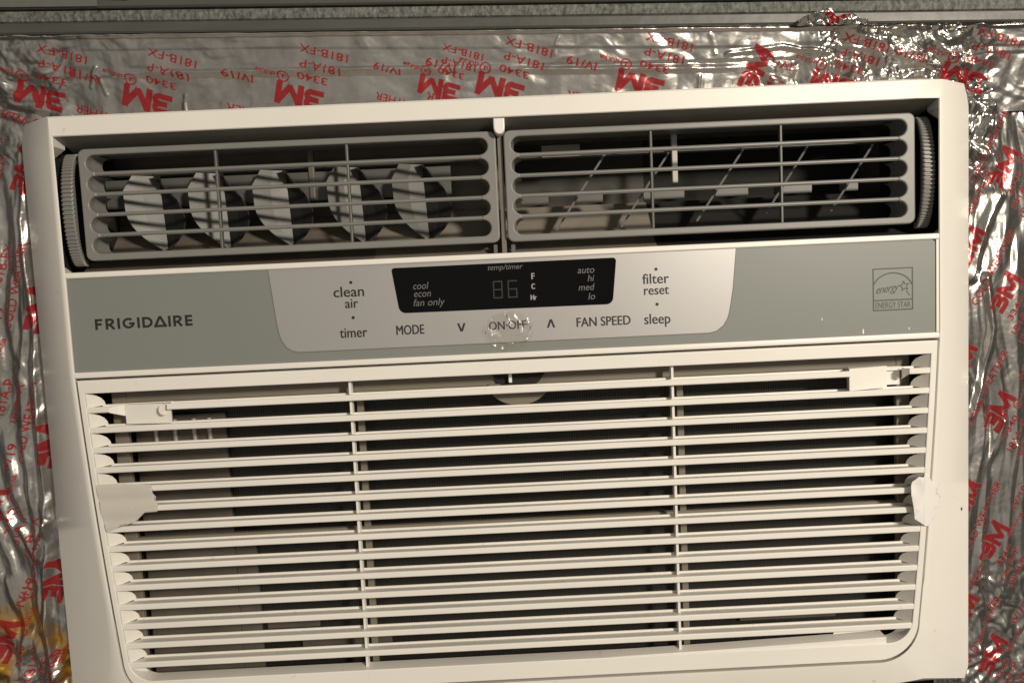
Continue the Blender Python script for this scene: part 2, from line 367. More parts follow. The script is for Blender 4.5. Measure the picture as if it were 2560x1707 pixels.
# ---- the two louvre packs
SLOT = [-22.1, -32.05, -41.95, -51.85, -61.8]
def louver(x0, x1, wheel_side):
    cl, crx = x0+7.6, x1-8.2
    hole = []
    for zc in SLOT: hole += arc(crx, zc, 4.0, 4.0, 90, -90, 9)
    for zc in SLOT[::-1]: hole += arc(cl, zc, 4.0, 4.0, -90, -270, 9)
    lv = plate('vent_louver', [rrect(x0, x1, -69.2, -15.0, 3.4), hole], 6.0, 5.2, VENT, AC, bev=.75, res=3)
    # end scoops: the rounded slot ends go back into the pack
    for zc in SLOT:
        for cx, a0, a1, s in ((cl, 90, 270, -1), (crx, 90, -90, 1)):
            sc = MB()
            A = arc(cx, zc, 4.0, 4.0, a0, a1, 9); B_ = arc(cx-s*1.4, zc, 3.9, 3.9, a0, a1, 9)
            sc.add([(x, 10.5, z) for x, z in A]+[(x, 19, z) for x, z in B_], [(i, i+1, 11+i, 10+i) for i in range(9)])
            sc.build('slot_scoop', VENT, lv, smooth=True)
    for a, c in zip(SLOT, SLOT[1:]):
        zt, zb = a-4.0, c+4.0; bz = MB()
        r = .7; pr = [(6.3+r, zt), (6.3, zt-.6), (6.3, zb+.7), (6.3+r, zb), (9.8, zb+.25), (9.8, zt-.25)]
        bz.prism_x(pr, cl-.4, crx+.4); bz.build('louver_bar', VENT, lv)
    for f in ((x0+66.3), (x0+130.5)) if x0 < 0 else ((x0+72.6), (x0+137.0)):
        bz = MB(); bz.box(f-.65, f+.65, 6.9, 9.6, -66.1, -18); bz.build('tie_bar', VANE, lv, bevel=.35)
    # top and bottom lips of the pack
    bz = MB(); bz.box(x0+3, x1-3, 11.3, 26, -68.6, -67.2); bz.box(x0+3, x1-3, 11.3, 26, -17.0, -15.6); bz.build('pack_wall', VENT, lv)
    # serrated thumb wheel at the outer end (ribbed rim bulging forward)
    s = wheel_side; xa, xb = (208.4, 214.4) if s > 0 else (-208.7, -214.6)
    wv, wf = [], []; n = 260
    for i in range(n+1):
        a = math.radians(-97+194*i/n); tooth = .42*(1 if (i//3) % 2 else -1) if 4 < i < n-4 else 0
        ry, rz = 8.5+tooth, 27.2+tooth
        y, z = 12.5-ry*math.cos(a), -43.8+rz*math.sin(a)
        y2, z2 = 12.5-(ry-2.2)*math.cos(a), -43.8+(rz-2.2)*math.sin(a)
        wv += [(xa, y2, z2), (xa, y+.4, z), (xa+s*.5, y, z), (xb-s*.9, y, z), (xb, y+.9, z), (xb, y2, z2)]
        if i: wf += [(6*i-6+k, 6*i-6+k+1, 6*i+k+1, 6*i+k) for k in range(5)]
    wb = MB(); wb.add(wv, wf)
    wb.add([(xa+s*3.0, 12.5-4.0*math.cos(math.radians(q)), -43.8+22.0*math.sin(math.radians(q))) for q in range(-97, 98, 6)], [tuple(range(33))])
    wb.build('thumbwheel', VENT, lv)
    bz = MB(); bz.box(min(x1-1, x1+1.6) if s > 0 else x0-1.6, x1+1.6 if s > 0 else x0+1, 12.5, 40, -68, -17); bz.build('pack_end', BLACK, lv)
    return lv
LV = louver(-205.6, -1.8, -1); RV = louver(2.0, 205.2, 1)
# vertical air vanes: left pack turned to show scooped faces, right pack edge-on
def vane_scoop(xc, parent):
    """rounded air vane turned to the room's right, with a folded wing painted black as its shaded half"""
    n = 20; zt, zb = -26.5, -66.0
    L, R_ = [], []
    for i in range(n+1):
        t = i/n; z = zt+(zb-zt)*t
        a = max(0.0, 1-abs(2*t-1)**2.6)**.5
        xm = xc+2.0*t                                   # fold line, leaning
        lw = 15.5*max(.03, 1-max(0, (t-.42)/.58)**2.2)*min(1, .72+t*1.4) if t < .985 else .3
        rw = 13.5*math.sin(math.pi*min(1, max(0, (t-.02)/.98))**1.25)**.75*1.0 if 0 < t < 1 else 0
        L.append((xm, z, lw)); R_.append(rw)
    V = []; F = []
    for (xm, z, lw) in L: V += [(xm-lw, 27.5-.58*lw+.0, z), (xm-lw*.5, 27.0-.22*lw, z), (xm, 27.5, z)]
    for i in range(n): F += [(3*i, 3*i+1, 3*i+4, 3*i+3), (3*i+1, 3*i+2, 3*i+5, 3*i+4)]
    o = MB(); o.add(V, F); ob = o.build('vane', VANE, parent)
    md = ob.modifiers.new('solid', 'SOLIDIFY'); md.thickness = .0009; md.offset = 0
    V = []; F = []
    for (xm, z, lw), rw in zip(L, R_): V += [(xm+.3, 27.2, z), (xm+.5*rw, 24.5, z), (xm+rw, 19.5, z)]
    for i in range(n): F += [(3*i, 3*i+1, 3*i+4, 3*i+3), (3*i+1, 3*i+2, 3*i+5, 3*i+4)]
    o = MB(); o.add(V, F); ob = o.build('vane_shade_wing', BLACK, parent)  # black colour stands in for the shade on this half
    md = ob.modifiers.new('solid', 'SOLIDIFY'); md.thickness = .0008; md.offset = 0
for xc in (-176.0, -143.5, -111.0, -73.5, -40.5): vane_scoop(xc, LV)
bz = MB(); bz.box(-206, -26, 29, 31.5, -42.0, -27.5); bz.build('vane_link', VANE, LV)
camp = Vector((-2.5, -376.9, -88.4))
def vane_flat(xt, zt, xb, zb, parent):
    yt, yb = 17.0, 16.0
    T, B_ = Vector((xt, yt, zt)), Vector((xb, yb, zb)); mid = (T+B_)/2
    sd = (mid-camp).normalized(); dr = (T-B_).normalized(); nrm = sd.cross(dr).normalized()
    V = []; n = 12; hw = .5
    for i in range(n+1):
        t = i/n; p = B_.lerp(T, t); dep = 2+13*math.sin(math.pi*min(.97, max(.03, t)))**.6
        V += [p-sd*1.0+nrm*hw, p-sd*1.0-nrm*hw, p+sd*dep-nrm*hw, p+sd*dep+nrm*hw]
    F = [(0, 1, 2, 3), (4*n+3, 4*n+2, 4*n+1, 4*n)]
    for i in range(n): F += [(4*i+k, 4*i+(k+1) % 4, 4*i+4+(k+1) % 4, 4*i+4+k) for k in range(4)]
    o = MB(); o.add([tuple(v) for v in V], F); return o.build('vane', VANE, parent)
for a in ((52.9, -27.1, 27.0, -63.9), (85.5, -27.5, 59.9, -63.8), (123.3, -27.7, 98.6, -62.5), (156.1, -27.6, 134.1, -60.1), (189.5, -28.0, 167.2, -60.5)): vane_flat(*a, RV)
for x0, x1 in ((10, 24), (38, 52), (73, 94), (110, 127), (141, 160), (175, 184)):
    bz = MB(); bz.box(x0, x1, 22, 24, -50.2, -45.6); bz.build('vane_link', VANE, RV)

# ---- control panel
CP = plate('control_panel', [arc(-212.6, -78.4, .9, .9, 180, 90, 3)+arc(209.6, -80.5, 2.9, 2.9, 90, 0, 6)+[(212.2, -123.3), (-213.2, -123.3)]], 1.0, 3, PANEL, AC)
b = MB(); b.box(212.3, 213.5, .35, 4, -123.3, -77.7); b.build('panel_rim', BODY2, CP)
sil = [(-115.6, -77.7), (-114.3, -90.7), (-113.1, -103.7)] + [(-112.3, -109), (-111.2, -112.6), (-109.3, -115.6), (-106.8, -117.5), (-103.8, -118.4)] + [(99.5, -118.4)] + [(103.0, -117.6), (106.2, -115.2), (108.3, -112), (109.4, -108.5)] + [(111.4, -97.4), (113.4, -77.7)]
def grow(P, d):
    c = Vector((0, -98)); out = []
    for i, p in enumerate(P):
        a, q, r = Vector(P[i-1]), Vector(p), Vector(P[(i+1) % len(P)])
        n = ((q-a).normalized()+(r-q).normalized()); n = Vector((n.y, -n.x)).normalized()
        if n.dot(q-c) < 0: n = -n
        out.append((q.x+n.x*d, min(-77.7, q.y+n.y*d)))
    return out
plate('silver_overlay_edge', [grow(sil, .55)], .96, .3, EDGE, CP)
plate('silver_overlay', [sil], .90, .3, SILVER, CP)
disp = arc(-54.2, -81.0, 1.4, 1.4, 180, 90, 4) + arc(52.8, -81.0, 1.6, 1.6, 90, 0, 4) + arc(48.9, -98.6, 3.5, 3.5, -8, -90, 6) + arc(-49.6, -98.2, 3.6, 3.6, -90, -170, 6)
DW = plate('display_window', [disp], .80, .4, GLASS, CP)
YT = .82
# maker's name: built from strokes so the A is an open triangle
def brand(x0, x1, base, h, y):
    mb = MB(); sw = 1.12
    def st(p, q, wd=sw):
        p, q = Vector(p), Vector(q); d = (q-p).normalized(); n = Vector((-d.y, d.x))*wd/2
        mb.add([(v.x, y, v.y) for v in (p+n, q+n, q-n, p-n)], [(0, 1, 2, 3)])
    def ar(cx, cz, rx, rz, a0, a1):
        A = arc(cx, cz, rx, rz, a0, a1, 14); B_ = arc(cx, cz, rx-sw, rz-sw, a0, a1, 14)
        mb.add([(x, y, z) for x, z in A+B_], [(i, i+1, 16+i, 15+i) for i in range(14)])
    H = h; c = sw/2; x = x0; b0 = base
    def Fl(x): st((x+c, b0), (x+c, b0+H)); st((x, b0+H-c), (x+3.3, b0+H-c)); st((x, b0+H*.50), (x+2.9, b0+H*.50)); return x+4.6
    def Rl(x):
        st((x+c, b0), (x+c, b0+H)); st((x, b0+H-c), (x+2.2, b0+H-c)); st((x, b0+H*.42), (x+2.2, b0+H*.42))
        ar(x+2.1, b0+H*.71+.0, 1.75, H*.29+.0, -90, 90); st((x+2.0, b0+H*.42), (x+3.7, b0)); return x+5.2
    def Il(x): st((x+c, b0), (x+c, b0+H)); return x+2.2
    def Gl(x): ar(x+2.7, b0+H/2, 2.7, H/2, 48, 360); st((x+2.9, b0+H*.46), (x+5.4, b0+H*.46)); return x+6.5
    def Dl(x): st((x+c, b0), (x+c, b0+H)); st((x, b0+H-c), (x+1.9, b0+H-c)); st((x, b0+c), (x+1.9, b0+c)); ar(x+1.8, b0+H/2, 2.8, H/2, -90, 90); return x+5.2
    def Al(x): st((x+.2, b0), (x+2.7, b0+H)); st((x+2.7, b0+H), (x+5.2, b0)); st((x+.3, b0+c), (x+5.1, b0+c)); return x+6.2
    def El(x): st((x+c, b0), (x+c, b0+H)); [st((x, z), (x+3.2, z)) for z in (b0+c, b0+H/2, b0+H-c)]; return x+4
    for fn in (Fl, Rl, Il, Gl, Il, Dl, Al, Il, Rl, El): x = fn(x)
    # fit to the printed width; stack the strokes a hair apart so no two faces share a plane
    V = np.array(mb.V); s = (x1-x0)/(V[:, 0].max()-x0); V[:, 0] = x0+(V[:, 0]-x0)*s
    out = []
    for k, f in enumerate(mb.F):
        for i in f: V[i, 1] = y - .0015*(k % 15)
    o = mesh_np('lettering', V, mb.F, INK, CP); return o
brand(-201.6, -154.2, -103.0, 5.3, .94)
L = lambda *a, **k: lettering(*a, y=YT, m=INK, parent=CP, bold=.012, **k)
def word(s, x0, x1, base, h, bold=.012, m=INK, par=CP, y=YT, shear=0, ref='H', space=1.0):
    V, F, T = text_np(s, 0.0, space, shear); hr = np.ptp(text_np(ref)[0][:, 1]); V = V.copy(); e = bold*9
    V[:, 0] = x0+e+(V[:, 0]-V[:, 0].min())/np.ptp(V[:, 0])*(x1-x0-2*e); V[:, 1] = base+V[:, 1]*h/hr; n = len(V); W = []; FF = []
    for k, (dx, dz) in enumerate(((0, 0), (e, 0), (-e, 0), (0, e*.7))[:4 if e else 1]):
        W.append(np.stack([V[:, 0]+dx, np.full(n, y-.004*k), V[:, 1]+dz], 1)); FF += [tuple(i+n*k for i in f) for f in F]
    return mesh_np('lettering', np.concatenate(W), FF, m, par)
word('clean', -84.6, -69.6, -92.5, 5.0, ref='l'); word('air', -79.3, -72.8, -98.0, 4.6, ref='l'); word('timer', -82.8, -69.2, -112.5, 4.9, ref='l')
word('filter', 67.0, 80.2, -93.0, 4.9, ref='l'); word('reset', 67.6, 80.0, -98.4, 4.6, ref='l'); word('sleep', 67.3, 80.3, -112.8, 5.0, ref='l')
word('MODE', -55.0, -41.2, -112.3, 4.5, bold=.014); word('FAN SPEED', 33.8, 60.6, -112.5, 4.4, bold=.014); word('ON\u00b7OFF', -9.4, 9.1, -112.1, 4.0, bold=.012)
for x, z in ((-75.8, -85.6), (-75.7, -102.8), (73.9, -86.0), (73.9, -103.2)):
    plate('indicator_dot', [arc(x, z, .8, .8, 0, -337.5, 15)], YT, .05, INK, CP)
for x, z, s in ((-22.9, -110.05, 1), (21.2, -110.2, -1)):
    plate('arrow_mark', [[(x-2.1, z+s*2.05), (x-1.05, z+s*2.05), (x, z-s*.75), (x+1.05, z+s*2.05), (x+2.1, z+s*2.05), (x+.6, z-s*2.05), (x-.6, z-s*2.05)]], YT, .05, INK, CP)
YD = .76
dw = lambda s, x0, x1, base, h, ref='l', bold=.0: word(s, x0, x1, base, h, bold=bold, m=GINK, par=DW, y=YD, shear=.22, ref=ref)
dw('temp/timer', -8.6, 8.6, -82.7, 2.5); dw('cool', -45.5, -37.9, -90.4, 3.4); dw('econ', -45.3, -37.0, -94.2, 3.4); dw('fan only', -45.8, -30.4, -98.6, 3.4)
dw('auto', 35.3, 43.6, -86.3, 3.2); dw('hi', 40.1, 43.4, -90.4, 3.2); dw('med', 35.5, 43.4, -94.7, 3.2); dw('lo', 40.1, 43.5, -99.3, 3.2)
WINK = mat('white_ink', (.30, .29, .28), .5)
for s, x0, x1, bz_, h in (('F', 12.5, 14.2, -88.1, 2.9), ('C', 12.3, 14.2, -92.9, 2.6), ('Hr', 11.7, 14.8, -98.2, 2.4)): word(s, x0, x1, bz_, h, bold=.02, m=WINK, par=DW, y=YD)
def seg7(x, z, w_, h, on):
    t = .85; mb = MB(); A = {'a': (x, x+w_, z+h-t, z+h), 'g': (x, x+w_, z+h/2-t/2, z+h/2+t/2), 'd': (x, x+w_, z, z+t), 'f': (x, x+t, z+h/2, z+h), 'b': (x+w_-t, x+w_, z+h/2, z+h), 'e': (x, x+t, z, z+h/2), 'c': (x+w_-t, x+w_, z, z+h/2)}
    for k, c_ in enumerate(on):
        x0, x1, z0, z1 = A[c_]; g = .12; yy = YD-.001*k; mb.add([(x0+g, yy, z0+g), (x1-g, yy, z0+g), (x1-g, yy, z1-g), (x0+g, yy, z1-g)], [(0, 1, 2, 3)])
    mb.build('digit', DINK, DW)
seg7(-6.6, -96.8, 4.9, 8.8, 'abcdefg'); seg7(.6, -96.8, 4.9, 8.8, 'afgdec')
# efficiency mark: square frame, arc, script and star, caption strip
def stroke(mb, P, wd, y):
    for k, (p, q) in enumerate(zip(P, P[1:])):
        p, q = Vector(p), Vector(q); d_ = (q-p)
        if d_.length < 1e-6: continue
        d_.normalize(); n = Vector((-d_.y, d_.x))*wd/2; e = d_*wd*.25
        mb.add([(v.x, y-.001*(k % 7), v.y) for v in (p-e+n, q+e+n, q+e-n, p-e-n)], [(0, 1, 2, 3)])
em = MB(); x0, x1, z0, z1, zm = 181.2, 200.7, -111.4, -91.0, -106.5
stroke(em, [(x0, z0), (x1, z0), (x1, z1), (x0, z1), (x0, z0)], .62, .93); stroke(em, [(x0, zm), (x1, zm)], .62, .925)
stroke(em, arc(190.8, -101.6, 10.0, 8.4, 160, 18, 20), .62, .915)
star = []
for i in range(11):
    r = 2.5 if i % 2 == 0 else 1.1; a = math.radians(100+36*i); star.append((196.6+r*math.cos(a), -99.9+r*math.sin(a)))
stroke(em, star, .42, .905); stroke(em, [(197.6, -102.2), (199.3, -104.6)], .4, .90)
em.build('efficiency_mark', SINK, CP)
V, Fc, _ = text_np('energy', 0.0, .9, .35); V = V.copy()
V[:, 0] = 182.6+(V[:, 0]-V[:, 0].min())/np.ptp(V[:, 0])*11.6; V[:, 1] = -103.2+V[:, 1]*5.6+(V[:, 0]-182.6)*.12
mesh_np('lettering', np.stack([V[:, 0], np.full(len(V), .91), V[:, 1]], 1), Fc, SINK, CP)
word('ENERGY STAR', 182.3, 199.7, -110.4, 2.9, bold=.0, m=SINK, y=.92)
# small scuffs and glints of glue on the overlay
for x, z, r in ((198.9, -121.0, .5), (176, -121.5, .9), (155.5, -114.4, .5)):
    plate('glue_speck', [arc(x, z, r*.45, r*1.5, 0, -330, 11)], .9, .1, BODY2, CP)

for x, z, rx_, rz_ in ((234.6, -219.0, .45, .9), (206.2, -222.6, .35, .35)):
    plate('scuff_mark', [arc(x, z, rx_, rz_, 0, -330, 11)], (x-214.8)*.84-.12 if x > 214.8 else -.1, .1, SINK, AC)
# ---- intake grille
GZ0, GB = -127.5, -290.5
def gx(z, inset): return xin(z)-inset
def gloop(inset, zt, zb, rc):
    xs = gx(zb+rc, inset); zz = np.linspace(zt, zb+rc, 24)
    return [(gx(z, inset), z) for z in zz] + arc(xs-rc, zb+rc, rc, rc, 0, -90, 10)[1:] + arc(-xs+rc, zb+rc, rc, rc, -90, -180, 10) + [(-gx(z, inset), z) for z in zz[::-1]][1:]
SL = [-140.7-10.06*k for k in range(14)]
GR = plate('intake_grille', [[(x+(.35 if x < 0 else 0), z) for x, z in gloop(.75, GZ0, GB, 20.3)], gloop(3.9, -134.0, -281.6, 12)], -.25, 9, BODY2, AC, bev=.45)
# curved webs joining each gap to the side rails
tops = [-134.0] + [z-3.1 for z in SL]; bots = SL + [-281.6]
for a, c in zip(tops, bots):
    for s in (-1, 1):
        wbm = MB()
        H = a-c; P = []
        q = [(0.3, 0.0), (2.6, .10), (4.9, .26), (6.8, .48), (8.0, .75), (8.5, 1.06)]
        for yy, f in q:
            z = a-H*f; P.append((yy, z))
        V = []; 
        for yy, z in P:
            xo = gx(z, 3.6); xi = gx(z, 3.9)-.62*yy
            V += [(s*xi, yy, z), (s*gx(a-H*1.06, 3.9)*1.0-s*.62*yy, yy, a-H*1.06)]
        F = [(2*i, 2*i+2, 2*i+3, 2*i+1) for i in range(len(P)-1)]
        wbm.add(V, F)
        # closing wall behind the curved edge, so the web is a solid fillet
        V2 = []
        for yy, z in P: V2 += [(s*(gx(z, 3.9)-.62*yy), yy, z), (s*gx(z, 3.3), yy, z)]
        wbm.add(V2, [(2*i, 2*i+1, 2*i+3, 2*i+2) for i in range(len(P)-1)])
        wbm.build('side_web', BODY2, GR)
def slat_prof(z): return [(0.25, z-.25), (.0, z-.6), (.0, z-2.7), (.35, z-3.1), (1.2, z-3.1), (2.0, z-1.7), (6.9, z-1.9), (8.1, z-1.7), (8.1, z-.15), (7.7, z), (7.3, z-.15), (7.2, z-1.0), (.75, z-.12)]
def slat(z, xa=None, xb=None):
    o = MB(); end = lambda s: (lambda yy, zz: s*(gx(zz, 3.75)-.60*yy))
    o.prism_x(slat_prof(z), end(-1) if xa is None else xa, end(1) if xb is None else xb)
    return o.build('slat', BODY2, GR)
for k, z in enumerate(SL):
    if k == 0:
        slat(z, None, -198.0); slat(z, -169.6, 169.0); slat(z, 198.6, None)
    else: slat(z)
# finger recesses at both ends of the first slat
for s in (-1, 1):
    r = MB(); xi, xo = 168.6, (192.5 if s < 0 else 189.6); ya = 2.2 if s < 0 else .4; zt = -140.9 if s < 0 else -139.7
    # back plate of the recess spanning first and second slat
    V = [(s*xi, ya, zt), (s*xo, 5.0, zt), (s*xo, 5.0, -150.6), (s*xi, ya, -150.8), (s*(xi+2.5), 9, zt), (s*xo, 9, zt), (s*xo, 9, -150.6), (s*(xi+2.5), 9, -150.6)]
    r.add(V, [(0, 1, 2, 3), (4, 5, 6, 7), (0, 4, 5, 1), (1, 5, 6, 2), (2, 6, 7, 3), (3, 7, 4, 0)])
    # sloping cheek joining the arm to the plate
    xc_ = 192.4 if s < 0 else 197.6
    r.add([(s*198.0, .0, -141.2), (s*198.0, .0, -143.9), (s*xc_, 5.7, -141.0), (s*xc_, 5.7, -146.8), (s*198, 3, -143.9), (s*(xc_+.6), 8, -146.8)], [(0, 1, 3, 2), (1, 4, 5, 3)])
    if s > 0: r.box(189.8, 198.2, 9.2, 10, -150, -140.6)
    # top ledge above the recess
    r.box(min(s*169.6, s*198.5), max(s*169.6, s*198.5), 7.0, 8.2, -142.4, -140.6)
    r.build('finger_recess', BODY2, GR)
    if s > 0: continue
    b = MB(); cx = s*171.2
    A = arc(0, 0, 2.7, 2.7, 90, -90, 8) if s < 0 else arc(0, 0, 2.7, 2.7, 90, 270, 8)
    b.add([(cx+(-x if s < 0 else -x)*.9*1, yy, -143.6+zz) for yy in (-.5, 5.0) for x, zz in A], [(i, i+1, 10+i, 9+i) for i in range(8)]+[tuple(range(9))])
    b.build('recess_post', BODY2, GR, smooth=False)
for xs in (-80.0, 81.0):
    for a, c in zip(tops, bots):
        b = MB(); b.box(xs-.6, xs+.6, 3.6, 8, c-.3, a+.3); b.build('strut', BODY2, GR)
# bottom ledge: lipped like the slats
b = MB(); z = -281.6
b.prism_x([(.1, z-.4), (1.2, z-.05), (7.0, z-1.9), (7.3, z-.1), (8.3, z-.1), (8.3, z-5), (.1, z-5)], lambda yy, zz: -(gx(-278, 9)-.5*yy), lambda yy, zz: gx(-278, 9)-.5*yy)
b.build('bottom_ledge', BODY2, GR)
b = MB(); W_ = [(40, -281.4), (95, -280.5), (150, -279.2), (186, -278.2)]
b.add([(x, y, z-(.25 if y < 1 else 0)) for x, z in W_ for y in (.35, 7.4)] + [(x, .35, -282.4) for x, z in W_], [(2*i, 2*i+1, 2*i+3, 2*i+2) for i in range(3)]+[(2*i, 2*i+2, 9+i, 8+i) for i in range(3)])
b.build('warped_lip', BODY2, GR)
b = MB(); b.add([(163, 7.6, -276.9), (182, 7.6, -276.0), (183, 6.2, -277.6), (161, 6.2, -278.6)], [(0, 1, 2, 3)]); b.build('film_highlight', WTAPE, GR)  # white strip painted as a highlight on the film edge
# ---- air filter and coil behind the grille
fl = MB(); yf0, yf1 = 14, 17
fl.box(-203.5, -196.5, yf0, yf1, -300, -134); fl.box(199, 206, yf0, yf1, -300, -134)
fl.box(-196.5, 199, yf0, yf1, -141.5, -130); fl.box(-196.5, 199, yf0, yf1, -217.0, -211.8); fl.box(-196.5, 199, yf0, yf1, -300, -293.5)
AF = fl.build('air_filter', FILT, AC, bevel=.4)
for x in (-77.5, 87.0):
    b = MB(); b.box(x-1.6, x+1.6, yf0+.4, yf1-.4, -211.9, -141.4); b.box(x-1.6, x+1.6, yf0+.4, yf1-.4, -293.6, -216.9); b.build('filter_rib', FILT, AF)
tabp = arc(4.2, -140.5, 15.5, 11.4, 0, -180, 18)
notch = [(-9.5, -135.2), (-6.5, -139.6), (-4.5, -141.2), (13.0, -141.2), (15.0, -139.6), (18.0, -135.2)]
plate('filter_tab', [tabp], 12.2, 1.6, FILT, AF, bev=.3)
plate('tab_notch', [notch], 11.9, .3, BLACK, AF)
b = MB(); b.box(-.8, .8, 8.5, 11.6, -139.5, -134); b.build('filter_pin', BODY2, AF)
b = MB(); b.box(-206, 206, 26, 50, -305, -128); b.build('cooling_coil', FINS, AC)
b = MB(); b.box(-197, -150, 22.5, 25.5, -305, -150)
EP = b.build('coil_end_plate', ENDP, AC, bevel=.4)
for x in (-186, -176, -166, -158):
    b = MB(); b.add([(x+1.3*math.cos(a), 21.0-1.3*math.sin(a)+1, z) for z in (-152, -166) for a in np.linspace(0, math.pi*2, 12, endpoint=False)], [(i, (i+1) % 12, 12+(i+1) % 12, 12+i) for i in range(12)])
    b.build('coil_tube', TUBE, EP, smooth=True)
for x0, x1, z0, z1 in ((-150, -139, -300, -214), (-136, -108, -268, -261), (-118, -70, -281, -272), (118, 170, -277, -269)):
    b = MB(); b.box(x0, x1, 23.4, 25.6, z0, z1); b.build('coil_bracket', ENDP, AC, bevel=.3)
b = MB(); b.box(-212, 212, 52, 54, -308, -126); b.build('back_plate', BLACK, AC)
b = MB(); b.box(-213, 213, 12, 26, -308, -294.2); b.build('sump', CAV, AC)
# hole in the dark lower bracket
plate('drain_knob', [arc(20, -290, 9, 6.5, 0, 180, 12)[::-1]], 12.6, 1, BLACK, AC)

# ================================================================== printed foil tape
PX = 5.0      # print raster, pixels per millimetre
def raster(mask, tri, V, x0, z0):
    H, Wd = mask.shape
    P = (V[:, :2]-np.array([x0, z0]))*PX
    for t in tri:
        a, b_, c = P[t[0]], P[t[1]], P[t[2]]
        u0, u1 = int(max(0, math.floor(min(a[0], b_[0], c[0])))), int(min(Wd, math.ceil(max(a[0], b_[0], c[0]))+1))
        v0, v1 = int(max(0, math.floor(min(a[1], b_[1], c[1])))), int(min(H, math.ceil(max(a[1], b_[1], c[1]))+1))
        if u1 <= u0 or v1 <= v0: continue
        X, Y = np.meshgrid(np.arange(u0, u1)+.5, np.arange(v0, v1)+.5)
        e = lambda p, q: (q[0]-p[0])*(Y-p[1])-(q[1]-p[1])*(X-p[0])
        A, B_, C_ = e(a, b_), e(b_, c), e(c, a)
        m_ = ((A >= -.3) & (B_ >= -.3) & (C_ >= -.3)) | ((A <= .3) & (B_ <= .3) & (C_ <= .3))
        mask[v0:v1, u0:u1][m_] = 1
def stamp(mask, s, u, v, wd, h, org, ang, x0, z0, bold=.0, space=1.0, shear=0):
    """text centred at (u, v) in the frame at org turned by ang; wd x h millimetres"""
    V, F, T = text_np(s, bold, space, shear); V = V.copy(); mn, mx = V.min(0), V.max(0)
    X = (V[:, 0]-(mn[0]+mx[0])/2)/(mx[0]-mn[0])*wd+u; Y = (V[:, 1]-(mn[1]+mx[1])/2)/(mx[1]-mn[1])*h+v
    ca, sa = math.cos(ang), math.sin(ang)
    raster(mask, T, np.stack([org[0]+X*ca-Y*sa, org[1]+X*sa+Y*ca], 1), x0, z0)
def ring_mark(mask, u, v, r, org, ang, x0, z0):
    A = arc(u, v, r, r, 0, 360, 20); B_ = arc(u, v, r*.78, r*.78, 0, 360, 20); V = []; T = []
    ca, sa = math.cos(ang), math.sin(ang)
    for p in A+B_: V.append((org[0]+p[0]*ca-p[1]*sa, org[1]+p[0]*sa+p[1]*ca))
    for i in range(20): T += [(i, i+1, 21+i), (i+1, 22+i, 21+i)]
    raster(mask, T, np.array(V), x0, z0)
def mark(mask, org, ang, x0, z0, wd, h):
    t = .27; V = []; T = []
    def st(*P, tk=t):
        for p, q in zip(P, P[1:]):
            p, q = Vector(p), Vector(q); d_ = (q-p).normalized(); n_ = Vector((-d_.y, d_.x))*tk/2; e_ = d_*tk*.18; b_ = len(V)
            V.extend([p-e_+n_, q+e_+n_, q+e_-n_, p-e_-n_]); T.extend([(b_, b_+1, b_+2), (b_, b_+2, b_+3)])
    st((.02, .86), (.55, .86)); st((.25, .5), (.62, .5)); st((.02, .14), (.55, .14))
    st(*arc(.56, .68, .24, .2, 80, -80, 6)); st(*arc(.56, .32, .26, .2, 80, -80, 6))
    st((1.14, .0), (1.14, 1.0), tk=.30); st((2.24, .0), (2.24, 1.0), tk=.30); st((1.14, .95), (1.69, .12), (2.24, .95), tk=.29)
    ca, sa = math.cos(ang), math.sin(ang); A = np.array([(v.x, v.y) for v in V])
    X = (A[:, 0]/2.4-.5)*wd; Y = (A[:, 1]-.5)*h
    raster(mask, T, np.stack([org[0]+X*ca-Y*sa, org[1]+X*sa+Y*ca], 1), x0, z0)
def cluster(mask, org, ang, x0, z0, full=True, k=1.0):
    S = lambda s, u, v, wd, h, **q: stamp(mask, s, u*k, v*k, wd*k, h*k, org, ang, x0, z0, **q)
    mark(mask, org, ang, x0, z0, 24*k, 10.5*k)
    S('3340', -5.5, -10.6, 15, 3.7, bold=.006)
    S('181A-P', -9, -17.2, 20.5, 4.2, bold=.006)
    S('181B-FX', -10, -24.6, 24, 4.2, bold=.006)
    if full:
        ring_mark(mask, 8.9*k, -8.3*k, 2.9*k, org, ang, x0, z0); S('UL', 8.9, -8.3, 2.6, 2.2, bold=.01)
        S('c(UL)us', 17.5, -9.0, 10, 3.0); S('IV/19', 31, -3.2, 15.5, 4.2, bold=.012)
        S('COLD WEATHER', 10, 14, 50, 4.6, bold=.008)

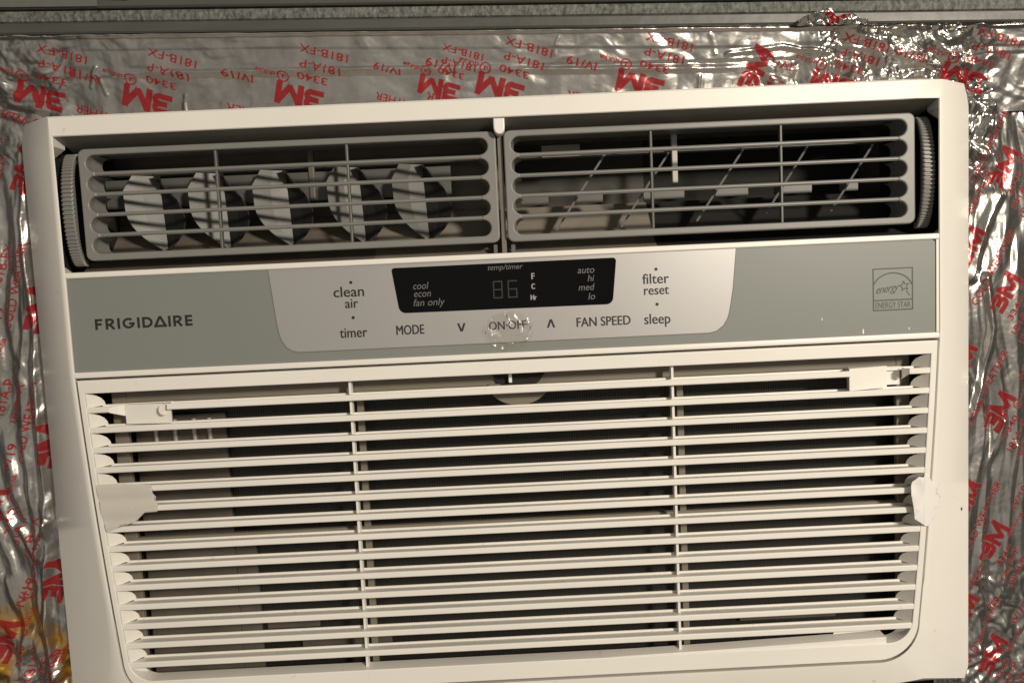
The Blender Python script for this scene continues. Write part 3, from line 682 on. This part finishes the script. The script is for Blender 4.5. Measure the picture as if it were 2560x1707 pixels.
def foil_mat(name, img, amber_reflection=None):
    m = bpy.data.materials.new(name); m.use_nodes = True; nt = m.node_tree; b = nt.nodes['Principled BSDF']
    tc = nt.nodes.new('ShaderNodeTexCoord'); uv = nt.nodes.new('ShaderNodeUVMap'); uv.uv_map = 'UVMap'
    im = nt.nodes.new('ShaderNodeTexImage'); im.image = img; im.extension = 'EXTEND'; im.interpolation = 'Cubic'
    nt.links.new(uv.outputs[0], im.inputs['Vector'])
    n = nt.nodes.new('ShaderNodeTexNoise'); n.inputs['Scale'].default_value = 55; n.inputs['Detail'].default_value = 6; n.inputs['Roughness'].default_value = .65
    nt.links.new(tc.outputs['Object'], n.inputs['Vector'])
    cr = nt.nodes.new('ShaderNodeValToRGB'); cr.color_ramp.elements[0].position = .3; cr.color_ramp.elements[1].position = .75
    cr.color_ramp.elements[0].color = (.35, .335, .31, 1); cr.color_ramp.elements[1].color = (.56, .54, .51, 1)
    nt.links.new(n.outputs['Fac'], cr.inputs[0]); src = cr.outputs[0]
    if amber_reflection:            # amber floor reflection painted into the foil colour near the bottom
        g = nt.nodes.new('ShaderNodeSeparateXYZ'); nt.links.new(tc.outputs['Object'], g.inputs[0])
        mr = nt.nodes.new('ShaderNodeMapRange'); mr.inputs['From Min'].default_value = amber_reflection[0]; mr.inputs['From Max'].default_value = amber_reflection[1]
        nt.links.new(g.outputs['Z'], mr.inputs['Value'])
        n3 = nt.nodes.new('ShaderNodeTexNoise'); n3.inputs['Scale'].default_value = 28; n3.inputs['Detail'].default_value = 3; nt.links.new(tc.outputs['Object'], n3.inputs['Vector'])
        st = nt.nodes.new('ShaderNodeMapRange'); st.inputs['From Min'].default_value = .47; st.inputs['From Max'].default_value = .56; nt.links.new(n3.outputs['Fac'], st.inputs['Value'])
        mu = nt.nodes.new('ShaderNodeMath'); mu.operation = 'MULTIPLY'; nt.links.new(mr.outputs[0], mu.inputs[0]); nt.links.new(st.outputs[0], mu.inputs[1])
        mx = nt.nodes.new('ShaderNodeMix'); mx.data_type = 'RGBA'; mx.inputs['B'].default_value = (.62, .33, .06, 1)
        nt.links.new(mu.outputs[0], mx.inputs['Factor']); nt.links.new(src, mx.inputs['A']); src = mx.outputs['Result']
    mi = nt.nodes.new('ShaderNodeMix'); mi.data_type = 'RGBA'; mi.inputs['B'].default_value = (.27, .002, .006, 1)
    sp = nt.nodes.new('ShaderNodeSeparateColor'); nt.links.new(im.outputs['Color'], sp.inputs[0])
    nt.links.new(sp.outputs[0], mi.inputs['Factor']); nt.links.new(src, mi.inputs['A']); nt.links.new(mi.outputs['Result'], b.inputs['Base Color'])
    mm = nt.nodes.new('ShaderNodeMapRange'); mm.inputs['To Min'].default_value = .96; mm.inputs['To Max'].default_value = .25
    nt.links.new(sp.outputs[0], mm.inputs['Value']); nt.links.new(mm.outputs[0], b.inputs['Metallic'])
    b.inputs['Roughness'].default_value = .24
    n2 = nt.nodes.new('ShaderNodeTexNoise'); n2.inputs['Scale'].default_value = 190; n2.inputs['Detail'].default_value = 3; n2.inputs['Distortion'].default_value = .8
    nt.links.new(tc.outputs['Object'], n2.inputs['Vector'])
    bp = nt.nodes.new('ShaderNodeBump'); bp.inputs['Strength'].default_value = .10; bp.inputs['Distance'].default_value = .0012
    nt.links.new(n2.outputs['Fac'], bp.inputs['Height']); nt.links.new(bp.outputs[0], b.inputs['Normal'])
    return m
def foil(name, x0, x1, z0, z1, y0, hfun, mask, step=.62, amber_reflection=None, trim=None):
    nx, nz = int((x1-x0)/step)+1, int((z1-z0)/step)+1
    X, Z = np.meshgrid(np.linspace(x0, x1, nx), np.linspace(z0, z1, nz)); U, Vv = (X-x0)/(x1-x0), (Z-z0)/(z1-z0)
    if trim is not None: Z = trim(X, Z)
    Y = y0 - hfun(X, Z)
    co_ = np.stack([X, Y, Z], -1).reshape(-1, 3)*MM
    idx = np.arange(nx*nz).reshape(nz, nx)
    q = np.stack([idx[:-1, :-1], idx[:-1, 1:], idx[1:, 1:], idx[1:, :-1]], -1).reshape(-1, 4)
    me = bpy.data.meshes.new(name); me.vertices.add(len(co_)); me.vertices.foreach_set('co', co_.ravel().astype(np.float32))
    me.loops.add(q.size); me.loops.foreach_set('vertex_index', q.ravel().astype(np.int32))
    me.polygons.add(len(q)); me.polygons.foreach_set('loop_start', (np.arange(len(q))*4).astype(np.int32)); me.polygons.foreach_set('loop_total', np.full(len(q), 4, np.int32))
    me.polygons.foreach_set('use_smooth', np.ones(len(q), bool)); me.update(calc_edges=True)
    ul = me.uv_layers.new(name='UVMap'); hh = (y0-Y).ravel(); hh = hh-hh.mean(); uvs = np.stack([((co_[:, 0]/MM+.35*hh-x0)/(x1-x0)), ((co_[:, 2]/MM+.25*hh-z0)/(z1-z0))], 1)[q.ravel()]
    ul.data.foreach_set('uv', uvs.ravel().astype(np.float32))
    H, Wd = mask.shape; img = bpy.data.images.new(name+'_print', Wd, H, alpha=False, float_buffer=False); img.colorspace_settings.name = 'Non-Color'
    g_ = mask.copy(); g_[:, 1:] = np.maximum(g_[:, 1:], mask[:, :-1]); g_[1:] = np.maximum(g_[1:], mask[:-1]); mask = g_
    k = mask.copy(); k[1:-1, 1:-1] = (mask[1:-1, 1:-1]*4+mask[:-2, 1:-1]+mask[2:, 1:-1]+mask[1:-1, :-2]+mask[1:-1, 2:])/8
    wear = .92+.08*rng.random((H, Wd)); k = k*wear
    px = np.ones((H, Wd, 4), np.float32); px[..., 0] = px[..., 1] = px[..., 2] = k; img.pixels.foreach_set(px.ravel()); img.pack()
    o = link('foil_tape', me, foil_mat(name, img, amber_reflection))
    return o
sash_line = lambda x: 37.2-.0283*x
# --- strip above
tx0, tx1, tz0, tz1 = -425.0, 425.0, -12.0, 54.0
mk = np.zeros((int((tz1-tz0)*PX), int((tx1-tx0)*PX)), np.float32)
A0 = math.radians(163)
for x, z in ((-232, 15.5), (-178.5, 11.5), (-101.5, 10), (1, 9.5), (73, 8.5), (173, 4.0), (241, 4.5), (318, 2), (396, 0), (-310, 18), (-388, 20)): cluster(mk, (x, z), A0+random.uniform(-.04, .04), tx0, tz0)
cluster(mk, (-30, 11.0), A0-.02, tx0, tz0, k=.86); cluster(mk, (133, 14), math.radians(60), tx0, tz0, full=False, k=.95)
def h_top(x, z):
    e = sash_line(x)
    c1 = sstep(150, 182, x)*(1-sstep(246, 262, x)); cl = 1-sstep(-236, -195, x); c2 = sstep(122, 135, x)*(1-sstep(172, 182, x))*(1-sstep(16, 24, z))
    amp = .09+.13*vnoise(x, z, .016, 5)**2+.75*c1+.42*cl+.25*c2
    h = amp*(crumple(x, z, .05, 21) + .8*crumple(x, z, .12, 22)) + .5*(c1+.5*cl+.3*c2)*crumple(x, z, .3, 28)
    h += .55*vnoise(x, z*.35, .045, 31) + .5*vnoise(x*.25, z, .07, 32)
    # overlapping laps of tape and a rolled top edge
    for off, wd, a, sl in ((-16.5, .8, .55, .012), (-8.0, .6, .3, -.008)):
        q = z-e-off-1.2*(vnoise(x, 0*z, .02, 40)-.5)-sl*x; h += a*sstep(-wd, wd, q)
    q = z-e+18.3-1.5*(vnoise(x, 0*z, .015, 41)-.5); h += 1.5*np.clip(1-np.abs(q)/2.2, 0, 1)*(sstep(-200, -170, x))*(1-sstep(110, 140, x))
    h += 1.5*np.exp(-((z-e+.6)/.75)**2) + .19*(z-10)
    for xd, zd, a, sl in ((-160, 9, .9, 1.5), (104, 8, .8, .5), (112, 27, .5, -3), (-205, 24, .8, 4), (-198, 20, .6, -3), (30, 30, .5, 3)):
        h += a*ridge(x, z, [(xd, zd-5), (xd+sl*.4, zd), (xd+sl, zd+4)], 1.3)*(.3+vnoise(x, z, .3, 57))
    h += 3.0*ridge(x, z, [(176, 30), (196, 24), (208, 8), (214, -6)], 9)*(.6+.8*vnoise(x, z, .1, 51))
    h += 1.4*ridge(x, z, [(118, 21.5), (146, 24), (170, 20)], 1.6)
    return h
tf = foil('foil_top', tx0, tx1, tz0, tz1, 26.5, h_top, mk, trim=lambda X, Z: tz0+(Z-tz0)/(tz1-tz0)*(sash_line(X)-tz0))
tag(tf, 'printed silver foil tape strip running above the air conditioner, just under the dark sash', 'foil tape', 'foil tape strips sealing the opening')
# --- left strip
lx0, lx1, lz0, lz1 = -425.0, -226.0, -390.0, 6.0
mk = np.zeros((int((lz1-lz0)*PX), int((lx1-lx0)*PX)), np.float32); AL = math.radians(71)
for x, z in ((-280, -51), (-280, -124), (-280, -197), (-280, -270), (-245, -20), (-245, -92), (-246, -164), (-249, -238), (-249, -311), (-340, -80), (-340, -153), (-340, -226), (-340, -300), (-400, -110), (-400, -190), (-400, -270)): cluster(mk, (x, z), AL+random.uniform(-.04, .04), lx0, lz0, k=.95)
def h_left(x, z):
    P = [(-241, -8), (-246, -30), (-248.3, -46), (-248.6, -64), (-247.3, -103), (-249.2, -128), (-249.5, -160), (-250.5, -192), (-252, -224), (-255.5, -245), (-255.5, -267), (-253, -300), (-257, -340)]
    wob = 3*(vnoise(x*0, z, .05, 60)-.5)
    h = .34*crumple(x+wob, z, .026, 61, stretch=(2.4, .4)) + .20*crumple(x, z, .07, 62, stretch=(1.8, .5)) + .06*crumple(x, z, .2, 66) + 2.2*vnoise(x*1.9, z*.3, .03, 63)
    h += 4.2*ridge(x, z, P, 5.0)**1.4 + 1.8*ridge(x, z, [(a-6.5-3*math.sin(b*.03), b) for a, b in P], 3.2)
    h += 2.6*ridge(x, z, [(-266, -208), (-258, -224), (-251, -206)], 3)+2.2*ridge(x, z, [(-252, -290), (-245, -276), (-239, -281)], 3.5)+2.0*ridge(x, z, [(-276, -236), (-268, -262), (-274, -290)], 4)
    lo = sstep(-262, -300, z)+1.2*sstep(-42, -12, z); h += lo*(.5*crumple(x, z, .06, 64)+.4*crumple(x, z, .16, 65))
    return h
lf = foil('foil_left', lx0, lx1, lz0, lz1, 30.5, h_left, mk, amber_reflection=(-.235, -.262))
tag(lf, 'silver foil tape with red print left of the air conditioner, painted amber reflection at its foot', 'foil tape', 'foil tape strips sealing the opening')
# --- right strip
rx0, rx1, rz0, rz1 = 226.0, 425.0, -390.0, 4.0
mk = np.zeros((int((rz1-rz0)*PX), int((rx1-rx0)*PX)), np.float32); AR = math.radians(62)
for x, z in ((267, -40), (268, -106), (265, -170), (262, -242), (262, -308), (325, -70), (324, -136), (322, -205), (320, -275), (385, -95), (384, -165), (382, -240)): cluster(mk, (x, z), AR+random.uniform(-.05, .05), rx0, rz0, k=.88)
for x, z in ((249, -80), (245, -142), (247, -216), (246, -280)): mark(mk, (x, z), AR+random.uniform(-.05, .05), rx0, rz0, 20, 8.5)
for x, z in ((250, -60), (251, -262)): stamp(mk, 'COLD WEATHER', 0, 0, 42, 4.2, (x, z), AR, rx0, rz0, bold=.006)
def h_right(x, z):
    top = sstep(-60, -30, z+.25*(x-240))*(1-sstep(256, 266, x))
    wob = 3*(vnoise(x*0, z, .05, 70)-.5)
    h = .30*crumple(x+wob, z, .026, 71, stretch=(2.4, .35)) + .16*crumple(x, z, .07, 72, stretch=(1.8, .45)) + .05*crumple(x, z, .2, 78) + 1.8*vnoise(x*1.8, z*.3, .03, 73)
    h += top*(1.0*crumple(x, z, .06, 74)+.9*crumple(x, z, .17, 75)+1.0)
    h += 2.4*ridge(x, z, [(256, -98), (259, -125), (255, -150), (248, -172)], 3)+2.2*ridge(x, z, [(264, -55), (255, -72), (249, -98)], 4)
    h += 2.3*ridge(x, z, [(265, -176), (257, -200), (255, -230), (251, -262)], 4)+1.8*ridge(x, z, [(273, -190), (269, -240), (265, -280)], 3)
    h += -.13*np.minimum(x-245, 50) + 1.0
    lo = sstep(-240, -275, z); h += lo*(.45*crumple(x, z, .06, 76)+.45*crumple(x, z, .15, 77))
    return h
rf = foil('foil_right', rx0, rx1, rz0, rz1, 31.5, h_right, mk)
tag(rf, 'silver foil tape with red print right of the air conditioner, crumpled near its top', 'foil tape', 'foil tape strips sealing the opening')
# --- torn scrap standing up over the sash
n = 60; X = np.linspace(151, 186, n); mkz = np.zeros((60, 200), np.float32)
mark(mkz, (171, 3.5), .3, 150, -2, 12, 6)
def scrap():
    nx, nz = 90, 26; U, Vv = np.meshgrid(np.linspace(0, 1, nx), np.linspace(0, 1, nz))
    xx = 151+35*U; base = sash_line(xx)-1.0; top = 6.2*np.clip(np.sin(U*math.pi), 0, 1)**.55*(.55+.75*vnoise(xx, 0*xx, .25, 91))
    zz = base+Vv*top; yy = 15.5-2.0*Vv-1.2*crumple(xx, zz, .28, 92)-1.0*crumple(xx, zz, .12, 93)+2.2*(1-Vv)*0
    me = bpy.data.meshes.new('foil_scrap'); co_ = np.stack([xx, yy, zz], -1).reshape(-1, 3)
    F = [(j*nx+i, j*nx+i+1, (j+1)*nx+i+1, (j+1)*nx+i) for j in range(nz-1) for i in range(nx-1)]
    me.from_pydata([tuple(v) for v in co_*MM], [], F); me.update(); ul = me.uv_layers.new(name='UVMap')
    for l in me.loops: v = co_[l.vertex_index]; ul.data[l.index].uv = ((v[0]-150)/40, (v[2]-30)/12)
    img = bpy.data.images.new('scrap_print', 200, 60, alpha=False); px = np.ones((60, 200, 4), np.float32); px[..., :3] = mkz[..., None]; img.pixels.foreach_set(px.ravel()); img.pack()
    o = link('foil_scrap', me, foil_mat('foil_scrap', img), smooth=True)
    md = o.modifiers.new('solid', 'SOLIDIFY'); md.thickness = .0002
    return o
tag(scrap(), 'small torn scrap of foil tape with red print sticking up over the dark sash', 'foil scrap')

# ================================================================== window sash above
WS = tag(empty('window_sash', (0, 26, 37)), 'dark grey window sash rail with a speckled pile strip above the foil', 'window sash')
def sash_strip(name, prof, m):
    o = MB(); V = []; n = len(prof); xs = np.linspace(-425, 425, 29)
    for x in xs: V += [(x, y, sash_line(x)+dz) for y, dz in prof]
    F = [(k*n+i, k*n+i+1, (k+1)*n+i+1, (k+1)*n+i) for k in range(len(xs)-1) for i in range(n-1)]
    o.add(V, F); return o.build(name, m, WS)
sash_strip('sash_lip', [(40, -.6), (22.2, -.6), (18.2, .4), (17.6, 1.2), (17.6, 5.2), (18.6, 6.0), (40, 6.0)], SASH)
sash_strip('pile_strip', [(40, 6.02), (20.4, 6.02), (19.0, 6.9), (18.4, 9.0), (19.0, 11.6), (20.4, 12.4), (40, 12.4)], PILE)
sash_strip('sash_rail', [(40, 12.42), (17.4, 12.42), (16.6, 13.2), (16.6, 70), (40, 70)], SASH)
# grey tape stuck over the rail's left end
gt = MB(); xs = np.linspace(-425, -194.5, 40)
V = []
for i, x in enumerate(xs):
    j = .35*random.uniform(-1, 1); V += [(x, 16.2, sash_line(x)+12.9+.2*j), (x, 15.9, sash_line(x)+20), (x, 16.0, sash_line(x)+45)]
F = [(3*i+k, 3*i+3+k, 3*i+4+k, 3*i+1+k) for i in range(39) for k in range(2)]
gt.add(V, F)
gt.add([(-194.5, 16.1, sash_line(-194)+16.4), (-180, 16.2, sash_line(-180)+15.6), (-180, 16.1, sash_line(-180)+45), (-194.5, 15.95, sash_line(-194)+45)], [(0, 1, 2, 3)])
o = gt.build('grey_tape', GTAPE); md = o.modifiers.new('solid', 'SOLIDIFY'); md.thickness = .0003; md.offset = -1
tag(o, 'strip of grey tape stuck along the top left of the dark sash', 'tape')

# ================================================================== tape patches on the grille
def drape(name, outline, hfun, m, step=.8, th=.25):
    """thin patch with an irregular outline laid over the relief hfun(x, z) -> y"""
    bm = bmesh.new(); P = outline
    vs = [bm.verts.new((x, 0, z)) for x, z in P]; bm.faces.new(vs); bmesh.ops.triangulate(bm, faces=bm.faces[:])
    xs = [p[0] for p in P]; zs = [p[1] for p in P]
    for x in np.arange(min(xs), max(xs), step): bmesh.ops.bisect_plane(bm, geom=bm.verts[:]+bm.edges[:]+bm.faces[:], plane_co=(x, 0, 0), plane_no=(1, 0, 0))
    for z in np.arange(min(zs), max(zs), step): bmesh.ops.bisect_plane(bm, geom=bm.verts[:]+bm.edges[:]+bm.faces[:], plane_co=(0, 0, z), plane_no=(0, 0, 1))
    for v in bm.verts: v.co.y = hfun(v.co.x, v.co.z); v.co *= MM
    bmesh.ops.recalc_face_normals(bm, faces=bm.faces)
    me = bpy.data.meshes.new(name); bm.to_mesh(me); bm.free()
    o = link(name, me, m, None, smooth=True)
    if th: md = o.modifiers.new('solid', 'SOLIDIFY'); md.thickness = th*MM; md.offset = 0
    return o
def ntap(x, z, f, s): return float(vnoise(np.array([x]), np.array([z]), f, s)[0])
def relief(x, z):        # bulges over the slats, sags between
    ph = ((-140.7-z) % 10.06); d_ = min(abs(ph-1.6), 10.06-abs(ph-1.6)); sag = max(0, d_-1.6)
    return -.40+.42*min(1, sag/3)-.18*ntap(x, z, .12, 5)
o = drape('white_tape', [(-207.6, -179.6), (-199, -179.4), (-181, -180.6), (-179.7, -183), (-180.2, -184.6), (-178.6, -187.1), (-178.9, -189.4), (-177.9, -191.0), (-178.4, -194.4), (-184.7, -194.6), (-187.6, -196.6), (-190.0, -199.2), (-197.2, -199.9), (-198.5, -201.6), (-203.6, -203.4), (-204.6, -203.2), (-206.2, -194.2)],
          lambda x, z: relief(x, z), CTAPE)
tag(o, 'white cloth tape patch wrapped over two slats at the left side of the grille', 'tape', 'white tape patches holding the grille')
def rel2(x, z):
    on = min(1, max(0, (x-203)/3.0)); free = 1-on
    base = -.45 if x < 214.2 else -.45+(x-214.2)*.74
    return base - free*(1.3+2.4*ntap(x, z, .13, 9)) - .35*ntap(x, z, .16, 10)*(1.4-on)
o = drape('white_tape', [(197.1, -199.6), (197.9, -197.4), (199.6, -196.2), (201.0, -194.9), (203.2, -195.4), (205.4, -194.9), (208.0, -196.2), (209.6, -199.2), (211.8, -201.0), (211.0, -204.4), (213.2, -207.0), (212.4, -211.2), (210.4, -213.0), (211.0, -216.2), (208.8, -219.0), (207.2, -221.6), (205.4, -221.0), (203.2, -219.4), (198.6, -216.2), (199.0, -214.6), (201.0, -212.4), (200.6, -211.0), (199.0, -210.2), (198.0, -209.0), (197.0, -204.2)], rel2, WTAPE, step=.7)
tag(o, 'torn white tape scrap curling off the right side of the grille onto the frame', 'tape', 'white tape patches holding the grille')
# clear sticker over the power button
P = arc(.4, -112.4, 11.8, 9.6, 0, -345, 30)
P = [(x*(1+.03*random.uniform(-1, 1)), z+.3*random.uniform(-1, 1)) for x, z in P]
def relst(x, z):
    X_, Z_ = np.array([x]), np.array([z]); r = math.hypot((x-.4)/11.8, (z+112.4)/9.6)
    w_ = .75*ridge(X_, Z_, [(-1.5, -104.5), (-.4, -108), (.8, -111)], 1.3)+.6*ridge(X_, Z_, [(-8.5, -107), (-9.8, -112), (-7.5, -117.5)], 1.1)+.6*ridge(X_, Z_, [(9, -106.5), (10.4, -112), (8.2, -118)], 1.0)+.5*ridge(X_, Z_, [(-5, -117), (1, -119.5), (6, -118.5)], .9)+.45*ridge(X_, Z_, [(3, -106), (6.5, -110), (6, -114)], .9)
    return .58-float(w_[0])-.42*float(crumple(X_, Z_, .13, 81)[0])-.30*float(crumple(X_, Z_, .33, 82)[0])-(1.2*(r-.85) if r > .85 else 0)
o = drape('clear_sticker', P, relst, FILM, step=.55, th=0)
tag(o, 'round wrinkled clear plastic sticker over the power button on the control panel', 'sticker')
